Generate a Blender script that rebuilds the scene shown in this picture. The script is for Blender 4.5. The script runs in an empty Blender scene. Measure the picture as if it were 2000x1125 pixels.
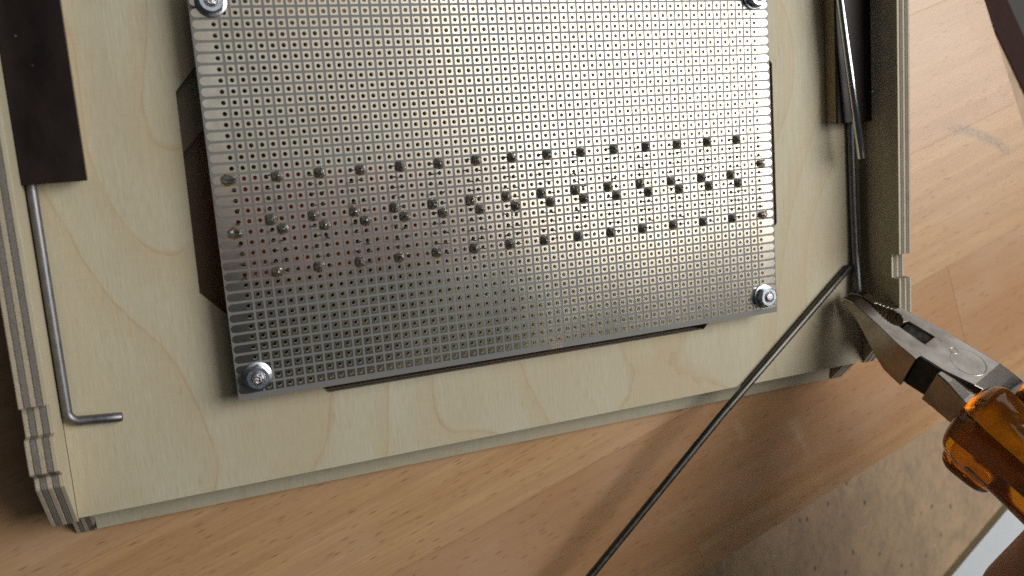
import bpy, bmesh, math, random
from mathutils import Vector, Matrix, noise

random.seed(7)
S = 0.001                       # everything below is laid out in millimetres
scene = bpy.context.scene
col = scene.collection

# ------------------------------------------------------------------ camera
cam_data = bpy.data.cameras.new('camera')
cam = bpy.data.objects.new('camera', cam_data); col.objects.link(cam)
CAM = Vector((-90.588, 5.072, 224.833))
RX = Vector((0.92632747, -0.0765118, 0.36886768))
RY = Vector((-0.12678603, -0.98535648, 0.11400833))
RZ = Vector((0.35474317, -0.15237632, -0.92246341))
cam.matrix_world = Matrix(((RX.x, -RY.x, -RZ.x, CAM.x * S), (RX.y, -RY.y, -RZ.y, CAM.y * S),
                           (RX.z, -RY.z, -RZ.z, CAM.z * S), (0, 0, 0, 1)))
cam_data.sensor_fit = 'HORIZONTAL'; cam_data.sensor_width = 36.0
cam_data.lens = 1712.24 / 2000 * 36.0
cam_data.clip_start = 0.01; cam_data.clip_end = 50
cam_data.dof.use_dof = True
cam_data.dof.focus_distance = 0.236
cam_data.dof.aperture_fstop = 15.0
scene.camera = cam

# ------------------------------------------------------------------ light: a window high on the right, dim room around
world = bpy.data.worlds.new('World'); scene.world = world
world.use_nodes = True
bg = world.node_tree.nodes['Background']
bg.inputs['Color'].default_value = (0.80, 0.90, 1.0, 1)
bg.inputs['Strength'].default_value = 0.03

def area_light(name, pos, target, sx, sy, power, color):
    d = bpy.data.lights.new(name, 'AREA'); d.shape = 'RECTANGLE'
    d.size = sx; d.size_y = sy; d.energy = power; d.color = color
    o = bpy.data.objects.new(name, d); col.objects.link(o)
    o.location = pos
    o.rotation_euler = (Vector(target) - Vector(pos)).to_track_quat('-Z', 'Y').to_euler()
    return o
LD = Vector((0.84, 0.26, 1.0)).normalized()
area_light('window_light', LD * 0.85, (0.0, 0, 0), 0.46, 0.56, 6.1, (1.0, 0.985, 0.945))
# daylight coming back off the pale ceiling above and beyond the box
cb = area_light('ceiling_bounce', (0.80, 0.48, 1.2), (0.80, 0.48, 0.0), 1.55, 1.26, 4.6, (1.0, 0.975, 0.93))
cb.rotation_euler = (0, 0, math.radians(-12))
# lower, dimmer part of the same window wall, beyond the far right corner
area_light('window_wall', (0.85, 0.98, 0.22), (0.1, 0.0, 0.05), 0.62, 0.55, 0.85, (0.98, 0.97, 0.97))

scene.view_settings.view_transform = 'Standard'
scene.view_settings.look = 'None'
scene.view_settings.exposure = 0.0
scene.view_settings.gamma = 1.0
scene.cycles.use_denoising = False
scene.cycles.max_bounces = 10
scene.cycles.sample_clamp_indirect = 4.0

# ------------------------------------------------------------------ helpers
def link(o, parent=None):
    col.objects.link(o)
    if parent is not None:
        o.parent = parent
    return o

def place(o, parent):                       # keep world-space coordinates under a moved parent
    o.parent = parent
    o.matrix_parent_inverse = parent.matrix_world.inverted()

def empty(name, loc, label, cat, group=None, kind=None, mat=None):
    o = bpy.data.objects.new(name, None); col.objects.link(o)
    o.empty_display_size = 0.01
    if mat is not None:
        o.matrix_world = mat
    else:
        o.matrix_world = Matrix.Translation(Vector(loc) * S)
    tag(o, label, cat, group, kind)
    return o

def tag(o, label=None, cat=None, group=None, kind=None):
    if label: o['label'] = label
    if cat: o['category'] = cat
    if group: o['group'] = group
    if kind: o['kind'] = kind
    return o

def mesh_data(name, verts, faces, mat, smooth=False):
    me = bpy.data.meshes.new(name)
    me.from_pydata([(v[0] * S, v[1] * S, v[2] * S) for v in verts], [], faces)
    if mat is not None: me.materials.append(mat)
    bm = bmesh.new(); bm.from_mesh(me)
    bmesh.ops.recalc_face_normals(bm, faces=bm.faces)
    bm.to_mesh(me); bm.free()
    if smooth:
        for p in me.polygons: p.use_smooth = True
    me.update()
    return me

def obj(name, verts, faces, mat, parent=None, smooth=False, local=False):
    o = bpy.data.objects.new(name, mesh_data(name, verts, faces, mat, smooth))
    col.objects.link(o)
    if parent is not None:
        if local: o.parent = parent
        else: place(o, parent)
    return o

def bevel(o, w, seg=2, angle=35):
    m = o.modifiers.new('bevel', 'BEVEL'); m.width = w * S; m.segments = seg
    m.limit_method = 'ANGLE'; m.angle_limit = math.radians(angle)
    return o

def prism(poly, a, b, f):                   # polygon (u,v) swept from t=a to t=b; f maps (u,v,t) to xyz
    n = len(poly)
    v = [f(u, w, a) for u, w in poly] + [f(u, w, b) for u, w in poly]
    fc = [tuple(range(n))[::-1], tuple(range(n, 2 * n))]
    fc += [(i, (i + 1) % n, n + (i + 1) % n, n + i) for i in range(n)]
    return v, fc

def ring_prism(outer, inner, z0, z1):       # plate with an opening, same point count inside and out
    n = len(outer)
    v = [(x, y, z1) for x, y in outer] + [(x, y, z1) for x, y in inner] + [(x, y, z0) for x, y in outer] + [(x, y, z0) for x, y in inner]
    fc = []
    for i in range(n):
        j = (i + 1) % n
        fc += [(i, j, n + j, n + i), (2 * n + j, 2 * n + i, 3 * n + i, 3 * n + j),
               (j, i, 2 * n + i, 2 * n + j), (n + i, n + j, 3 * n + j, 3 * n + i)]
    return v, fc

def tube(pts, r, seg=20, cap=True, chamfer=0.25):
    pts = [Vector(p) for p in pts]
    rad = [r] * len(pts)
    if chamfer:
        d0 = (pts[1] - pts[0]).normalized(); d1 = (pts[-1] - pts[-2]).normalized()
        pts = [pts[0], pts[0] + d0 * chamfer] + pts[1:-1] + [pts[-1] - d1 * chamfer, pts[-1]]
        rad = [r - chamfer] + [r] * (len(pts) - 2) + [r - chamfer]
    v, fc = [], []
    up = Vector((0.13, 0.21, 0.97))
    for i, p in enumerate(pts):
        d = (pts[min(i + 1, len(pts) - 1)] - pts[max(i - 1, 0)]).normalized()
        a = d.cross(up).normalized(); b = a.cross(d).normalized(); up = b
        for k in range(seg):
            t = 2 * math.pi * k / seg
            v.append(p + (a * math.cos(t) + b * math.sin(t)) * rad[i])
    for i in range(len(pts) - 1):
        for k in range(seg):
            q = (k + 1) % seg
            fc.append((i * seg + k, i * seg + q, (i + 1) * seg + q, (i + 1) * seg + k))
    if cap:
        fc.append(tuple(range(seg))[::-1]); fc.append(tuple(range((len(pts) - 1) * seg, len(pts) * seg)))
    return v, fc

def lathe(prof, cx, cy, seg=32):            # closed profile of (r, z) around a vertical axis
    v, fc = [], []
    n = len(prof)
    for k in range(seg):
        t = 2 * math.pi * k / seg
        for r, z in prof: v.append((cx + r * math.cos(t), cy + r * math.sin(t), z))
    for k in range(seg):
        q = (k + 1) % seg
        for i in range(n - 1):
            fc.append((k * n + i, q * n + i, q * n + i + 1, k * n + i + 1))
    return v, fc

# ------------------------------------------------------------------ materials
class NT:
    def __init__(self, name):
        self.m = bpy.data.materials.new(name); self.m.use_nodes = True
        self.t = self.m.node_tree; self.b = self.t.nodes['Principled BSDF']
    def n(self, typ, **kw):
        nd = self.t.nodes.new(typ)
        for k, v in kw.items(): setattr(nd, k, v)
        return nd
    def link(self, a, b): self.t.links.new(a, b)
    def val(self, sock, v):
        if hasattr(v, 'is_linked') or isinstance(v, bpy.types.NodeSocket): self.link(v, sock)
        else: sock.default_value = v
    def math(self, op, a, b=0.0, c=0.0, clamp=False):
        nd = self.n('ShaderNodeMath', operation=op, use_clamp=clamp)
        for i, v in enumerate((a, b, c)): self.val(nd.inputs[i], v)
        return nd.outputs[0]
    def mix(self, f, a, b, blend='MIX'):
        nd = self.n('ShaderNodeMix', data_type='RGBA', blend_type=blend)
        self.val(nd.inputs[0], f)
        for s, v in ((nd.inputs[6], a), (nd.inputs[7], b)):
            if isinstance(v, bpy.types.NodeSocket): self.link(v, s)
            else: s.default_value = (*v, 1)
        return nd.outputs[2]
    def coords(self, scale=(1, 1, 1), rot=(0, 0, 0), src='Object', loc=(0, 0, 0)):
        if src == 'World': out = self.n('ShaderNodeNewGeometry').outputs['Position']
        else: out = self.n('ShaderNodeTexCoord').outputs[src]
        mp = self.n('ShaderNodeMapping')
        self.link(out, mp.inputs['Vector'])
        mp.inputs['Scale'].default_value = [1000 * s for s in scale]
        mp.inputs['Rotation'].default_value = rot
        mp.inputs['Location'].default_value = loc
        return mp.outputs[0]
    def noise(self, vec, scale=1.0, detail=3, rough=0.55, dist=0.0):
        nd = self.n('ShaderNodeTexNoise'); self.link(vec, nd.inputs['Vector'])
        nd.inputs['Scale'].default_value = scale; nd.inputs['Detail'].default_value = detail
        nd.inputs['Roughness'].default_value = rough; nd.inputs['Distortion'].default_value = dist
        return nd.outputs['Fac']
    def remap(self, v, a, b, c=0.0, d=1.0, smooth=False):
        nd = self.n('ShaderNodeMapRange'); nd.clamp = True
        if smooth: nd.interpolation_type = 'SMOOTHSTEP'
        self.val(nd.inputs[0], v)
        for i, x in enumerate((a, b, c, d)): nd.inputs[i + 1].default_value = x
        return nd.outputs[0]
    def sep(self, vec):
        nd = self.n('ShaderNodeSeparateXYZ'); self.link(vec, nd.inputs[0]); return nd.outputs
    def bump(self, h, strength=0.3, dist=0.0001):
        nd = self.n('ShaderNodeBump'); self.link(h, nd.inputs['Height'])
        nd.inputs['Strength'].default_value = strength; nd.inputs['Distance'].default_value = dist
        self.link(nd.outputs[0], self.b.inputs['Normal'])
    def set(self, **kw):
        for k, v in kw.items():
            s = self.b.inputs[k]
            if isinstance(v, bpy.types.NodeSocket): self.link(v, s)
            elif isinstance(v, tuple) and s.type == 'RGBA': s.default_value = (*v, 1)
            else: s.default_value = v
        return self.m

def birch(name, a=(0.56, 0.53, 0.405), b=(0.50, 0.46, 0.335), along='y', ring=0.42, seed=0.0):
    t = NT(name)
    rot = {'y': (0, 0, 0), 'x': (0, 0, math.pi / 2), 'z': (math.pi / 2, 0, 0)}[along]
    off = (seed, seed * 1.7, seed * 0.3)
    fib = t.noise(t.coords((1.6, 0.045, 1.6), rot, loc=off), 1.0, 4, 0.6)
    fine = t.noise(t.coords((5.0, 0.25, 5.0), rot, loc=off), 1.0, 2, 0.5)
    cross = t.noise(t.coords((0.12, 1.4, 1.4), rot, loc=off), 1.0, 3, 0.6)
    blot = t.noise(t.coords((0.03, 0.012, 0.03), rot, loc=off), 1.0, 3, 0.55)
    P = t.coords((1, 1, 1), rot, loc=off)
    xyz = t.sep(P)
    low = t.noise(t.coords((0.013, 0.0085, 0.013), rot, loc=off), 1.0, 1, 0.4)
    wob = t.noise(t.coords((0.25, 0.10, 0.25), rot, loc=off), 1.0, 2, 0.5)
    g = t.math('ADD', t.math('MULTIPLY', xyz[0], 0.016), t.math('ADD', t.math('MULTIPLY', low, 9.0), t.math('MULTIPLY', wob, 0.10)))
    fr = t.math('FRACT', g)
    line = t.remap(fr, 0.0, 0.055, 1.0, 0.0)
    soft = t.remap(fr, 0.55, 1.0, 0.0, 1.0)
    c = t.mix(t.remap(fib, 0.3, 0.7), a, b)
    c = t.mix(t.math('MULTIPLY', soft, ring * 0.75), c, (0.48, 0.34, 0.17))
    c = t.mix(t.math('MULTIPLY', t.math('MULTIPLY', line, t.remap(wob, 0.25, 0.6, 0.35, 1.0)), ring * 1.55, clamp=True), c, (0.40, 0.235, 0.09))
    c = t.mix(t.remap(cross, 0.42, 0.72, 0.0, 0.22), c, (0.66, 0.56, 0.40))
    c = t.mix(t.remap(fine, 0.42, 0.72, 0.0, 0.42), c, (0.38, 0.30, 0.19))
    vo = t.n('ShaderNodeTexVoronoi'); t.link(t.coords((0.55, 0.10, 0.5), rot, loc=off), vo.inputs['Vector']); vo.inputs['Scale'].default_value = 1.0
    pore = t.math('MULTIPLY', t.remap(vo.outputs['Distance'], 0.05, 0.16, 1.0, 0.0), t.remap(t.sep(vo.outputs['Color'])[0], 0.55, 0.75))
    c = t.mix(t.math('MULTIPLY', pore, 0.30), c, (0.30, 0.20, 0.10))
    c = t.mix(t.remap(blot, 0.38, 0.68, 0.0, 0.45), c, (0.47, 0.37, 0.23))
    t.bump(t.math('ADD', fine, fib), 0.25, 0.00008)
    return t.set(**{'Base Color': c, 'Roughness': t.remap(fib, 0.3, 0.7, 0.52, 0.66), 'Specular IOR Level': 0.35})

def ply_edge(name, a, b):
    t = NT(name)
    n1 = t.noise(t.coords((2.5, 2.5, 2.5)), 1.0, 4, 0.65)
    n2 = t.noise(t.coords((0.25, 0.25, 0.25)), 1.0, 3, 0.5)
    c = t.mix(t.remap(n1, 0.3, 0.72), a, b)
    c = t.mix(t.remap(n2, 0.5, 0.75, 0.0, 0.35), c, tuple(x * 0.7 for x in b))
    t.bump(n1, 0.9, 0.00025)
    return t.set(**{'Base Color': c, 'Roughness': 0.75, 'Specular IOR Level': 0.2})

M = {}
M['birch'] = birch('birch_veneer')
M['birch_wall'] = birch('birch_veneer_wall', a=(0.56, 0.515, 0.39), b=(0.51, 0.465, 0.335), ring=0.2, seed=60.0)
M['birch_rail'] = birch('birch_veneer_rail', a=(0.47, 0.45, 0.36), b=(0.40, 0.375, 0.29), along='x', ring=0.25, seed=230.0)
M['ply_light'] = ply_edge('ply_long_grain', (0.58, 0.50, 0.38), (0.46, 0.38, 0.27))
M['ply_dark'] = ply_edge('ply_end_grain', (0.27, 0.25, 0.22), (0.18, 0.165, 0.14))
M['batten'] = birch('pine_batten', a=(0.36, 0.27, 0.15), b=(0.29, 0.21, 0.11), ring=0.1, seed=400.0)

def beech(name):
    t = NT(name)
    oi = t.n('ShaderNodeObjectInfo'); info = oi.outputs['Random']; tone = t.sep(oi.outputs['Color'])[0]
    off = t.n('ShaderNodeCombineXYZ'); t.link(t.math('MULTIPLY', info, 900.0), off.inputs[0]); t.link(t.math('MULTIPLY', info, 377.0), off.inputs[1])
    def sc(s):
        v = t.n('ShaderNodeVectorMath', operation='ADD'); t.link(t.coords((1, 1, 1)), v.inputs[0]); t.link(off.outputs[0], v.inputs[1])
        w = t.n('ShaderNodeVectorMath', operation='MULTIPLY'); t.link(v.outputs[0], w.inputs[0]); w.inputs[1].default_value = s
        return w.outputs[0]
    bands = t.noise(sc((0.0028, 0.20, 0.1)), 1.0, 4, 0.6, 0.1)
    fib = t.noise(sc((0.05, 1.5, 1.0)), 1.0, 5, 0.7)
    blot = t.noise(sc((0.018, 0.035, 0.03)), 1.0, 3, 0.55)
    vo = t.n('ShaderNodeTexVoronoi'); t.link(sc((0.14, 0.85, 0.5)), vo.inputs['Vector']); vo.inputs['Scale'].default_value = 1.0
    vo.inputs['Randomness'].default_value = 1.0
    fleck = t.math('MULTIPLY', t.remap(vo.outputs['Distance'], 0.09, 0.25, 1.0, 0.0), t.remap(t.sep(vo.outputs['Color'])[0], 0.15, 0.35))
    vo2 = t.n('ShaderNodeTexVoronoi'); t.link(sc((0.3, 1.9, 0.5)), vo2.inputs['Vector']); vo2.inputs['Scale'].default_value = 1.0
    fleck2 = t.math('MULTIPLY', t.remap(vo2.outputs['Distance'], 0.10, 0.3, 1.0, 0.0), t.remap(t.sep(vo2.outputs['Color'])[1], 0.4, 0.6))
    c = t.mix(t.remap(bands, 0.32, 0.68), (0.44, 0.25, 0.115), (0.57, 0.355, 0.175))
    c = t.mix(t.remap(fib, 0.40, 0.68, 0.0, 0.6), c, (0.37, 0.195, 0.095))
    c = t.mix(t.math('MULTIPLY', tone, 0.62), c, (0.38, 0.195, 0.095))
    c = t.mix(t.remap(blot, 0.45, 0.75, 0.0, 0.3), c, (0.56, 0.40, 0.27))
    c = t.mix(t.math('MULTIPLY', fleck, 0.56), c, (0.20, 0.066, 0.030))
    c = t.mix(t.math('MULTIPLY', fleck2, 0.38), c, (0.22, 0.09, 0.045))
    # a grey rubbed pencil smear and pale scuffs left on the top
    W = t.coords((1, 1, 1), src='World')
    wx = t.sep(W)
    def stroke(x0, y0, x1, y1, width, curve=0.0):
        dx, dy = x1 - x0, y1 - y0; L = math.hypot(dx, dy); dx /= L; dy /= L
        px = t.math('SUBTRACT', wx[0], x0); py = t.math('SUBTRACT', wx[1], y0)
        u = t.math('DIVIDE', t.math('ADD', t.math('MULTIPLY', px, dx), t.math('MULTIPLY', py, dy)), L)
        v = t.math('SUBTRACT', t.math('MULTIPLY', py, dx), t.math('MULTIPLY', px, dy))
        v = t.math('SUBTRACT', v, t.math('MULTIPLY', t.math('MULTIPLY', u, t.math('SUBTRACT', 1.0, u)), curve))
        a = t.remap(t.math('ABSOLUTE', v), width * 0.2, width, 1.0, 0.0, True)
        e = t.math('MULTIPLY', t.remap(u, 0.0, 0.25, 0, 1, True), t.remap(u, 0.9, 1.0, 1, 0, True))
        br = t.remap(t.noise(W, 0.55, 4, 0.7), 0.38, 0.6, 0.15, 1.0)
        return t.math('MULTIPLY', t.math('MULTIPLY', a, e), br)
    c = t.mix(t.math('MULTIPLY', stroke(167, 2.5, 203, -9.5, 2.6, 9.0), 0.75), c, (0.20, 0.17, 0.14))
    for q in ((97, -90, 107, -107, 1.6), (76, -88, 80, -96, 2.2), (101, -91, 103, -101, 2.4)):
        c = t.mix(t.math('MULTIPLY', stroke(*q), 0.28), c, (0.66, 0.50, 0.38))
    t.bump(t.math('SUBTRACT', fib, fleck), 0.15, 0.00008)
    return t.set(**{'Base Color': c, 'Roughness': t.remap(blot, 0.3, 0.7, 0.32, 0.46), 'Specular IOR Level': 0.6, 'Coat Weight': 0.35, 'Coat Roughness': 0.30})
M['beech'] = beech('oiled_beech')

def bench_mat():
    t = NT('worn_bench_wood')
    rot = (0, 0, math.radians(-12))
    a = t.noise(t.coords((0.09, 0.05, 0.1), rot), 1.0, 5, 0.65, 0.6)
    b = t.noise(t.coords((0.42, 0.17, 0.3), rot), 1.0, 6, 0.75, 0.6)
    f = t.noise(t.coords((0.9, 0.12, 0.5), rot), 1.0, 3, 0.6)
    vo = t.n('ShaderNodeTexVoronoi'); t.link(t.coords((0.22, 0.11, 0.2), rot), vo.inputs['Vector']); vo.inputs['Scale'].default_value = 1.0
    sp = t.math('MULTIPLY', t.remap(vo.outputs['Distance'], 0.06, 0.17, 1, 0), t.remap(t.sep(vo.outputs['Color'])[0], 0.5, 0.6))
    vw = t.n('ShaderNodeTexVoronoi'); t.link(t.coords((0.13, 0.13, 0.2), rot), vw.inputs['Vector']); vw.inputs['Scale'].default_value = 1.0
    ws = t.math('MULTIPLY', t.remap(vw.outputs['Distance'], 0.03, 0.10, 1, 0), t.remap(t.sep(vw.outputs['Color'])[1], 0.6, 0.7))
    c = t.mix(t.remap(a, 0.32, 0.68), (0.30, 0.215, 0.14), (0.43, 0.305, 0.19))
    c = t.mix(t.remap(b, 0.45, 0.72, 0.0, 0.5), c, (0.48, 0.32, 0.18))
    c = t.mix(t.remap(b, 0.34, 0.50, 0.42, 0.0), c, (0.19, 0.145, 0.11))
    c = t.mix(t.remap(f, 0.55, 0.75, 0.0, 0.4), c, (0.28, 0.225, 0.175))
    c = t.mix(t.math('MULTIPLY', sp, 0.8), c, (0.03, 0.025, 0.025))
    c = t.mix(t.math('MULTIPLY', ws, 0.6), c, (0.55, 0.50, 0.46))
    t.bump(b, 0.3, 0.0003)
    return t.set(**{'Base Color': c, 'Roughness': 0.6})
M['bench'] = bench_mat()

def plain(name, colr, rough=0.5, metal=0.0, var=0.15, scale=0.3, bump=0.1, **kw):
    t = NT(name)
    n = t.noise(t.coords((scale,) * 3), 1.0, 4, 0.6)
    c = t.mix(t.remap(n, 0.3, 0.7), tuple(x * (1 - var) for x in colr), tuple(min(1, x * (1 + var)) for x in colr))
    n2 = t.noise(t.coords((scale * 7,) * 3), 1.0, 2, 0.6)
    if bump: t.bump(n2, bump, 0.00006)
    d = {'Base Color': c, 'Roughness': t.remap(n, 0.3, 0.7, rough * 0.85, rough * 1.15), 'Metallic': metal}
    d.update(kw)
    return t.set(**d)

def laminate():
    t = NT('board_laminate')
    n = t.noise(t.coords((0.05, 0.05, 0.05)), 1.0, 3, 0.5)
    f = t.noise(t.coords((3, 3, 3)), 1.0, 2, 0.5)
    p = t.sep(t.coords((1, 1, 1)))
    # red of the LED bars showing through the translucent board, painted into its colour
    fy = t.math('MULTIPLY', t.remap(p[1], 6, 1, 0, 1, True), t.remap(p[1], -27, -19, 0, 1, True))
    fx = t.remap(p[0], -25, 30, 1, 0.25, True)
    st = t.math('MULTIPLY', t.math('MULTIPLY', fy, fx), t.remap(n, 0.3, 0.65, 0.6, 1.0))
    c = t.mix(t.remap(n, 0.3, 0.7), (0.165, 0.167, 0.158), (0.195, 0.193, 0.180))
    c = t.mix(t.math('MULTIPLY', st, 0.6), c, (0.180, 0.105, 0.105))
    t.bump(f, 0.12, 0.00005)
    return t.set(**{'Base Color': c, 'Roughness': 0.42, 'Specular IOR Level': 0.5})
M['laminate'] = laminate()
M['bare'] = plain('bare_resin_paper', (0.78, 0.74, 0.60), 0.5, 0.0, 0.1, 1.0, 0.0, **{'Subsurface Weight': 1.0, 'Subsurface Radius': (1.0, 0.9, 0.65), 'Subsurface Scale': 0.0026})

def tin():
    t = NT('tinned_copper')
    n = t.noise(t.coords((0.35, 0.35, 0.35), src='World'), 1.0, 3, 0.6)
    br = t.noise(t.coords((3.2, 0.5, 1), src='World'), 1.0, 3, 0.6)
    big = t.noise(t.coords((0.035, 0.035, 0.035), src='World'), 1.0, 2, 0.5)
    info = t.n('ShaderNodeObjectInfo').outputs['Random']
    c = t.mix(t.remap(n, 0.35, 0.7), (0.58, 0.55, 0.485), (0.50, 0.46, 0.395))
    c = t.mix(t.remap(big, 0.4, 0.7, 0.0, 0.5), c, (0.58, 0.50, 0.41))
    t.bump(t.math('ADD', n, t.math('MULTIPLY', br, 0.7)), 0.07, 0.00005)
    return t.set(**{'Base Color': c, 'Metallic': 1.0, 'Roughness': t.math('ADD', t.remap(n, 0.3, 0.7, 0.19, 0.23), t.remap(big, 0.35, 0.7, 0.0, 0.05))})
M['tin'] = tin()
M['solder'] = plain('solder', (0.34, 0.33, 0.30), 0.22, 0.75, 0.5, 1.1, 0.4)
M['pin'] = plain('tinned_pin', (0.30, 0.28, 0.26), 0.35, 1.0, 0.2, 1.0, 0.2)
M['flux'] = plain('flux_resin', (0.72, 0.46, 0.14), 0.12, 0.0, 0.1, 0.5, 0.0, **{'Transmission Weight': 0.9})
M['led'] = plain('red_led_body', (0.62, 0.03, 0.055), 0.45, 0.0, 0.1, 0.2, 0.0)
M['ink'] = plain('etched_number', (0.36, 0.28, 0.20), 0.5, 0.4, 0.2, 1.0, 0.0)
M['zinc'] = plain('zinc_plating', (0.58, 0.63, 0.69), 0.30, 1.0, 0.16, 0.5, 0.25)
M['steel_end'] = plain('cut_screw_end', (0.50, 0.47, 0.48), 0.32, 1.0, 0.35, 1.6, 0.9)
M['nylon'] = plain('spacer_nylon', (0.30, 0.28, 0.24), 0.6, 0.0)
M['wire'] = plain('steel_wire', (0.23, 0.23, 0.245), 0.46, 1.0, 0.15, 0.4, 0.25)
M['wire_dark'] = plain('dark_steel_wire', (0.12, 0.115, 0.105), 0.42, 1.0, 0.2, 0.4, 0.25)
M['wire_bright'] = plain('polished_steel_rod', (0.66, 0.68, 0.66), 0.17, 1.0, 0.06, 0.4, 0.1)
def phenolic():
    t = NT('phenolic_sheet')
    n = t.noise(t.coords((0.10, 0.05, 0.1)), 1.0, 5, 0.65)
    f = t.noise(t.coords((1.5, 0.5, 1.0)), 1.0, 3, 0.6)
    vo = t.n('ShaderNodeTexVoronoi'); t.link(t.coords((0.34, 0.34, 0.34)), vo.inputs['Vector']); vo.inputs['Scale'].default_value = 1.0
    sp = t.math('MULTIPLY', t.remap(vo.outputs['Distance'], 0.03, 0.09, 1, 0), t.remap(t.sep(vo.outputs['Color'])[1], 0.72, 0.8))
    c = t.mix(t.remap(n, 0.35, 0.7), (0.008, 0.0048, 0.0046), (0.017, 0.010, 0.0085))
    c = t.mix(t.math('MULTIPLY', sp, 0.7), c, (0.22, 0.19, 0.16))
    t.bump(f, 0.2, 0.00006)
    return t.set(**{'Base Color': c, 'Roughness': t.remap(n, 0.3, 0.7, 0.3, 0.48), 'Specular IOR Level': 0.24})
M['phenolic'] = phenolic()
M['phenolic_edge'] = plain('phenolic_edge', (0.20, 0.09, 0.05), 0.5, 0.0)
M['rail'] = plain('dark_stained_wood', (0.030, 0.013, 0.010), 0.7, 0.0, **{'Specular IOR Level': 0.1})
M['floor'] = plain('grey_floor', (0.42, 0.41, 0.39), 0.6, 0.0, 0.1, 0.02, 0.0)
M['white'] = plain('white_laminate', (0.62, 0.66, 0.70), 0.35, 0.0, 0.03, 0.05, 0.0)
M['white_edge'] = plain('cream_edge_band', (0.33, 0.31, 0.20), 0.5, 0.0, 0.1, 0.2, 0.0)

def plier_steel():
    t = NT('ground_plier_steel')
    sc = t.noise(t.coords((0.12, 1.6, 1.6)), 1.0, 4, 0.65)
    n = t.noise(t.coords((0.12, 0.12, 0.12)), 1.0, 4, 0.6)
    c = t.mix(t.remap(n, 0.35, 0.7), (0.50, 0.455, 0.40), (0.34, 0.30, 0.26))
    t.bump(sc, 0.18, 0.00008)
    return t.set(**{'Base Color': c, 'Metallic': 1.0, 'Roughness': t.remap(n, 0.3, 0.7, 0.16, 0.30)})
M['plier'] = plier_steel()
M['plier_dark'] = plain('oily_black_steel', (0.075, 0.07, 0.06), 0.42, 0.8, 0.4, 0.4, 0.5)
M['cutter'] = plain('ground_cutter', (0.16, 0.15, 0.13), 0.45, 0.9, 0.4, 0.5, 0.5)
def amber():
    t = NT('amber_plastic')
    n = t.noise(t.coords((0.06, 0.06, 0.06)), 1.0, 3, 0.6)
    c = t.mix(t.remap(n, 0.35, 0.7), (0.62, 0.215, 0.006), (0.46, 0.125, 0.003))
    return t.set(**{'Base Color': c, 'Roughness': t.remap(t.noise(t.coords((0.3, 0.3, 0.3)), 1.0, 4, 0.65), 0.45, 0.75, 0.06, 0.26), 'Transmission Weight': 0.9, 'IOR': 1.46, 'Coat Weight': 0.4, 'Coat Roughness': 0.05})
M['amber'] = amber()
def skin():
    t = NT('skin')
    n = t.noise(t.coords((0.12, 0.12, 0.12)), 1.0, 4, 0.6)
    f = t.noise(t.coords((1.3, 1.3, 1.3)), 1.0, 3, 0.6)
    c = t.mix(t.remap(n, 0.3, 0.7), (0.46, 0.235, 0.17), (0.54, 0.30, 0.22))
    t.bump(f, 0.35, 0.0002)
    return t.set(**{'Base Color': c, 'Roughness': 0.5, 'Subsurface Weight': 0.1, 'Subsurface Radius': (0.002, 0.001, 0.0006)})
M['skin'] = skin()
M['hair'] = plain('hair', (0.04, 0.025, 0.02), 0.5)

# ------------------------------------------------------------------ setting: floor, workbench, beech top
TZ = -12.6                                   # top of the beech board
BZ = -30.6                                   # top of the old bench below it
v, f = prism([(-3000, -3000), (3000, -3000), (3000, 3000), (-3000, 3000)], -900, -880, lambda u, w, t: (u, w, t))
tag(obj('floor', v, f, M['floor']), kind='structure')
bench_r = lambda y: 240.1 - 0.66 * y         # right end of the bench
v, f = prism([(-420, -420), (bench_r(-420) , -420), (bench_r(-150), -150), (bench_r(330), 330), (-420, 330)], -64, BZ, lambda u, w, t: (u, w, t))
tag(bevel(obj('workbench', v, f, M['bench']), 1.0), kind='structure')
# dark bar beyond the bench end
d = Vector((-0.55, 0.835)); q = Vector((0.835, 0.55))
p0 = Vector((bench_r(0) + 0.5, 0.0))
cs = [p0 - d * 200, p0 - d * 200 + q * 12.5, p0 + d * 300 + q * 12.5, p0 + d * 300]
v, f = prism([(c.x, c.y) for c in cs], -60, BZ - 0.6, lambda u, w, t: (u, w, t))
r = bevel(obj('wooden_rail', v, f, M['rail']), 0.8)
tag(r, 'dark brown wooden rail along the far right end of the workbench', 'rail')

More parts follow.
